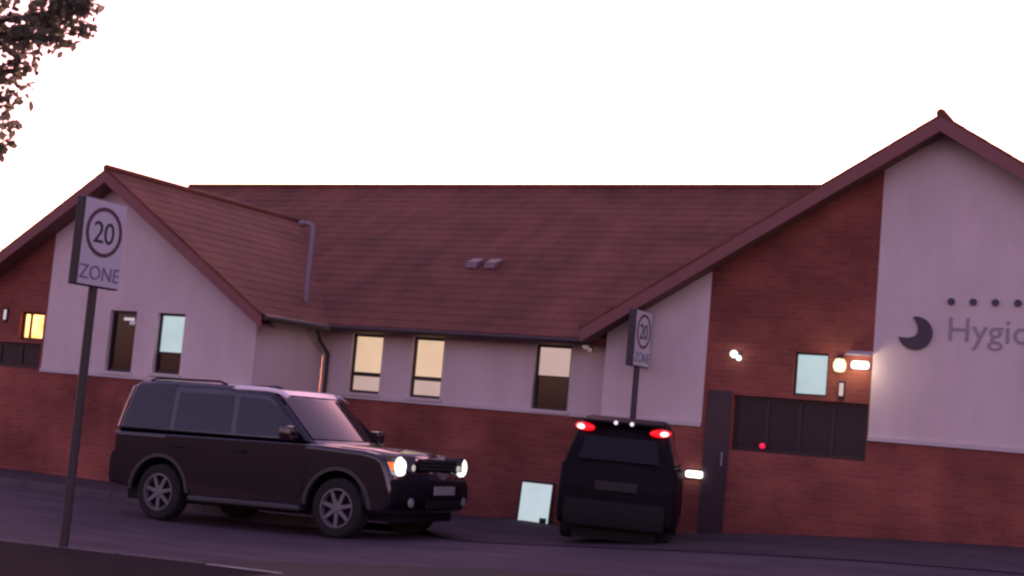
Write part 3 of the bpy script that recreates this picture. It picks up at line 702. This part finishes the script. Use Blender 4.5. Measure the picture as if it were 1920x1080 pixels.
# --- small dark hatchback seen from behind
hy = R(90+19)
hx, hyy = -7.66, 18.15
g0, g1_ = gz(hx+.3)+.03, gz(hx-.3)+.03
hatch = root('hatchback', 'small dark hatchback seen from behind with both high red tail lights lit', 'car', (hx, hyy, gz(hx)+.05), (R(.8), 0, hy))
L2 = 3.45; RW2, FW2, R2 = -1.12, 1.15, .29
low2 = [(-1.58, .20), (-1.70, .28), (-1.72, .66), (-1.66, .78), (-1.62, .97), (.80, .96), (1.15, .90), (1.52, .78), (1.66, .62), (1.70, .40), (1.62, .26), (1.52, .24)] \
    + arc(FW2, R2, .345, 0, 180, 12)[1:] + [(.78, .17), (-.75, .17)] + arc(RW2, R2, .345, 0, 180, 12)[1:-1] + [(-1.48, .19)]
HW2 = lambda z: .725
def bow2(x, t): return .16*t*t*sm((x-.8)/.8) - .13*t*t*sm((-x-.9)/.7)
bm = bmesh.new(); loft(bm, low2, HW2, SECS, bow2); weigh(link('body', bm, NAVYP, hatch, 28))
GH2 = lambda z: .70-(z-.96)*.30
gh2 = [(-1.62, .965), (-1.56, 1.20), (-1.46, 1.42), (-1.38, 1.52), (-1.1, 1.56), (-.5, 1.575), (.05, 1.55), (.30, 1.50), (.98, .965)]
bm = bmesh.new(); loft(bm, gh2, GH2, SECS, lambda x, t: .08*t*t*sm((x)/.4)-.10*t*t*sm((-x-.9)/.5)); weigh(link('cabin', bm, NAVYP, hatch, 28))
for s in (-1, 1):
    for nm, poly in (('rear_side_window', [(-1.30, 1.03), (-1.18, 1.40), (-.42, 1.46), (-.40, 1.03)]), ('front_side_window', [(-.32, 1.03), (-.34, 1.46), (.10, 1.45), (.62, 1.03)])):
        bm = bmesh.new(); pane_side(bm, poly, GH2, s); link(nm, bm, CARGL, hatch)
    for cx_ in (RW2, FW2): wheel(hatch, cx_, s*.60, R2, .18, s, 6)
    # high lamp at the roof corner: outer core bright, inner part red
    q = lambda a: (-1.47+.10*a*a*1.2)
    def lens(name, mt, par, c, rad, yawd):
        bm = bmesh.new(); bmesh.ops.create_icosphere(bm, subdivisions=3, radius=1, matrix=Matrix.Translation(c) @ Matrix.Rotation(R(yawd), 4, 'Z') @ Matrix.Rotation(R(s*4), 4, 'X') @ Matrix.Diagonal((*rad, 1)))
        return link(name, bm, mt, par, 60)
    tl = lens('tail_light', REDT, hatch, (-1.452, s*.475, 1.415), (.055, .155, .052), -s*32)
    lens('brake_lamp', REDHOT, tl, (-1.472, s*.515, 1.412), (.055, .062, .032), -s*32)
bm = bmesh.new(); pane_quad(bm, [(-1.63, -.50, 1.02), (-1.63, .50, 1.02), (-1.53, .44, 1.31), (-1.53, -.44, 1.31)], (-1, 0, .3), .02); link('rear_window', bm, mat('rear_glass', (.006, .005, .009), .3, spec=.25), hatch)
link('underbody', bx((-1.5, -.52, .05), (1.4, .52, .26)), PLAST, hatch)
link('spoiler', bx((-1.56, -.50, 1.475), (-1.36, .50, 1.515), .015), NAVYP, hatch, 40)
for y in (.085, -.115): 
    bm = bmesh.new(); lathe(bm, [(.026, -.02), (.026, .0), (.01, .006)] if 0 else [(.012, -.012), (.026, -.004), (.026, .01)], 'x', 12, (-1.566, y, 1.495)); link('spoiler_glint', bm, emi('spoiler_glint_glow', (235, 225, 235), 1.2), hatch, 40)  # glowing dots paint two small reflections on the spoiler
link('bumper', bx((-1.76, -.62, .20), (-1.55, .62, .54), .05), PLAST, hatch, 40)
link('number_plate', bx((-1.735, -.26, .66), (-1.722, .26, .77), .002), mat('number_plate_dim', (.012, .010, .012), .6), hatch)
link('windscreen', (lambda bm: (wscreen(bm, .94, 1.0, .34, 1.46, .66, .56, .07), bm)[1])(bmesh.new()), CARGL, hatch, 60)

# ---------------------------------------------------------------- tree overhanging the near footway
tr = root('broadleaf_tree', 'broadleaved tree whose leafy branches hang into the top corner of the view', 'tree', (-10.7, 6.6, gz(-10.7, 6)+.1))
o0 = Vector((-10.7, 6.6, gz(-10.7, 6)+.1))
bm = bmesh.new(); tube(bm, [(0, 0, 0), (.02, .02, .8), (.06, .05, 1.8), (.12, .06, 2.9), (.2, .1, 4.2), (.25, .12, 5.4)], .17, 14, .06); link('trunk', bm, BARK, tr, 40)
LOC = [(-8.5, 7.72, 4.1, .26), (-8.57, 7.75, 3.85, .22), (-8.62, 7.75, 3.62, .17), (-8.64, 7.75, 3.46, .13), (-8.25, 7.85, 4.36, .2), (-8.08, 7.93, 4.42, .13), (-8.12, 7.9, 4.56, .22), (-8.4, 7.78, 4.5, .3), (-8.42, 7.76, 4.33, .34), (-8.22, 7.86, 4.50, .26), (-8.62, 7.70, 4.52, .4), (-8.75, 7.68, 4.2, .34), (-8.86, 7.66, 3.92, .30), (-8.92, 7.60, 3.62, .26), (-8.40, 7.85, 4.85, .4), (-8.7, 7.7, 5.1, .6), (-9.2, 7.5, 4.5, .6), (-9.3, 7.3, 3.9, .5),
       (-9.4, 7.2, 5.4, .9), (-10.3, 6.8, 5.9, 1.0), (-11.2, 6.5, 5.3, .9), (-10.2, 7.4, 4.9, .8), (-10.9, 5.8, 4.8, .9), (-9.9, 6.1, 5.0, .8), (-11.5, 7.0, 4.4, .7), (-10.4, 6.6, 6.6, .8)]
for i, (x, y, z, r) in enumerate(LOC):
    if i % 2 == 0 or i > 17:
        p = Vector((x, y, z))-o0; s0 = Vector((.1, .06, min(2.6+.12*i, 4.6)))
        link('limb', tb([s0, s0.lerp(p, .4)+Vector((0, 0, .15)), s0.lerp(p, .75)+Vector((0, 0, .08)), p], .05, 8, .008), BARK, tr, 40)
bm = bmesh.new()
for x, y, z, r in LOC:
    p = Vector((x, y, z))-o0; n = int(150*(r/.4)**2.1)
    for k in range(5):
        q = p+Vector((random.uniform(-1, 1), random.uniform(-1, 1), random.uniform(-1, 1)))*r*.55
        leafball(bm, q, (r*.55, r*.55, r*.45), max(8, int(n/3.2)), .078)
link('crown', bm, LEAF, tr)
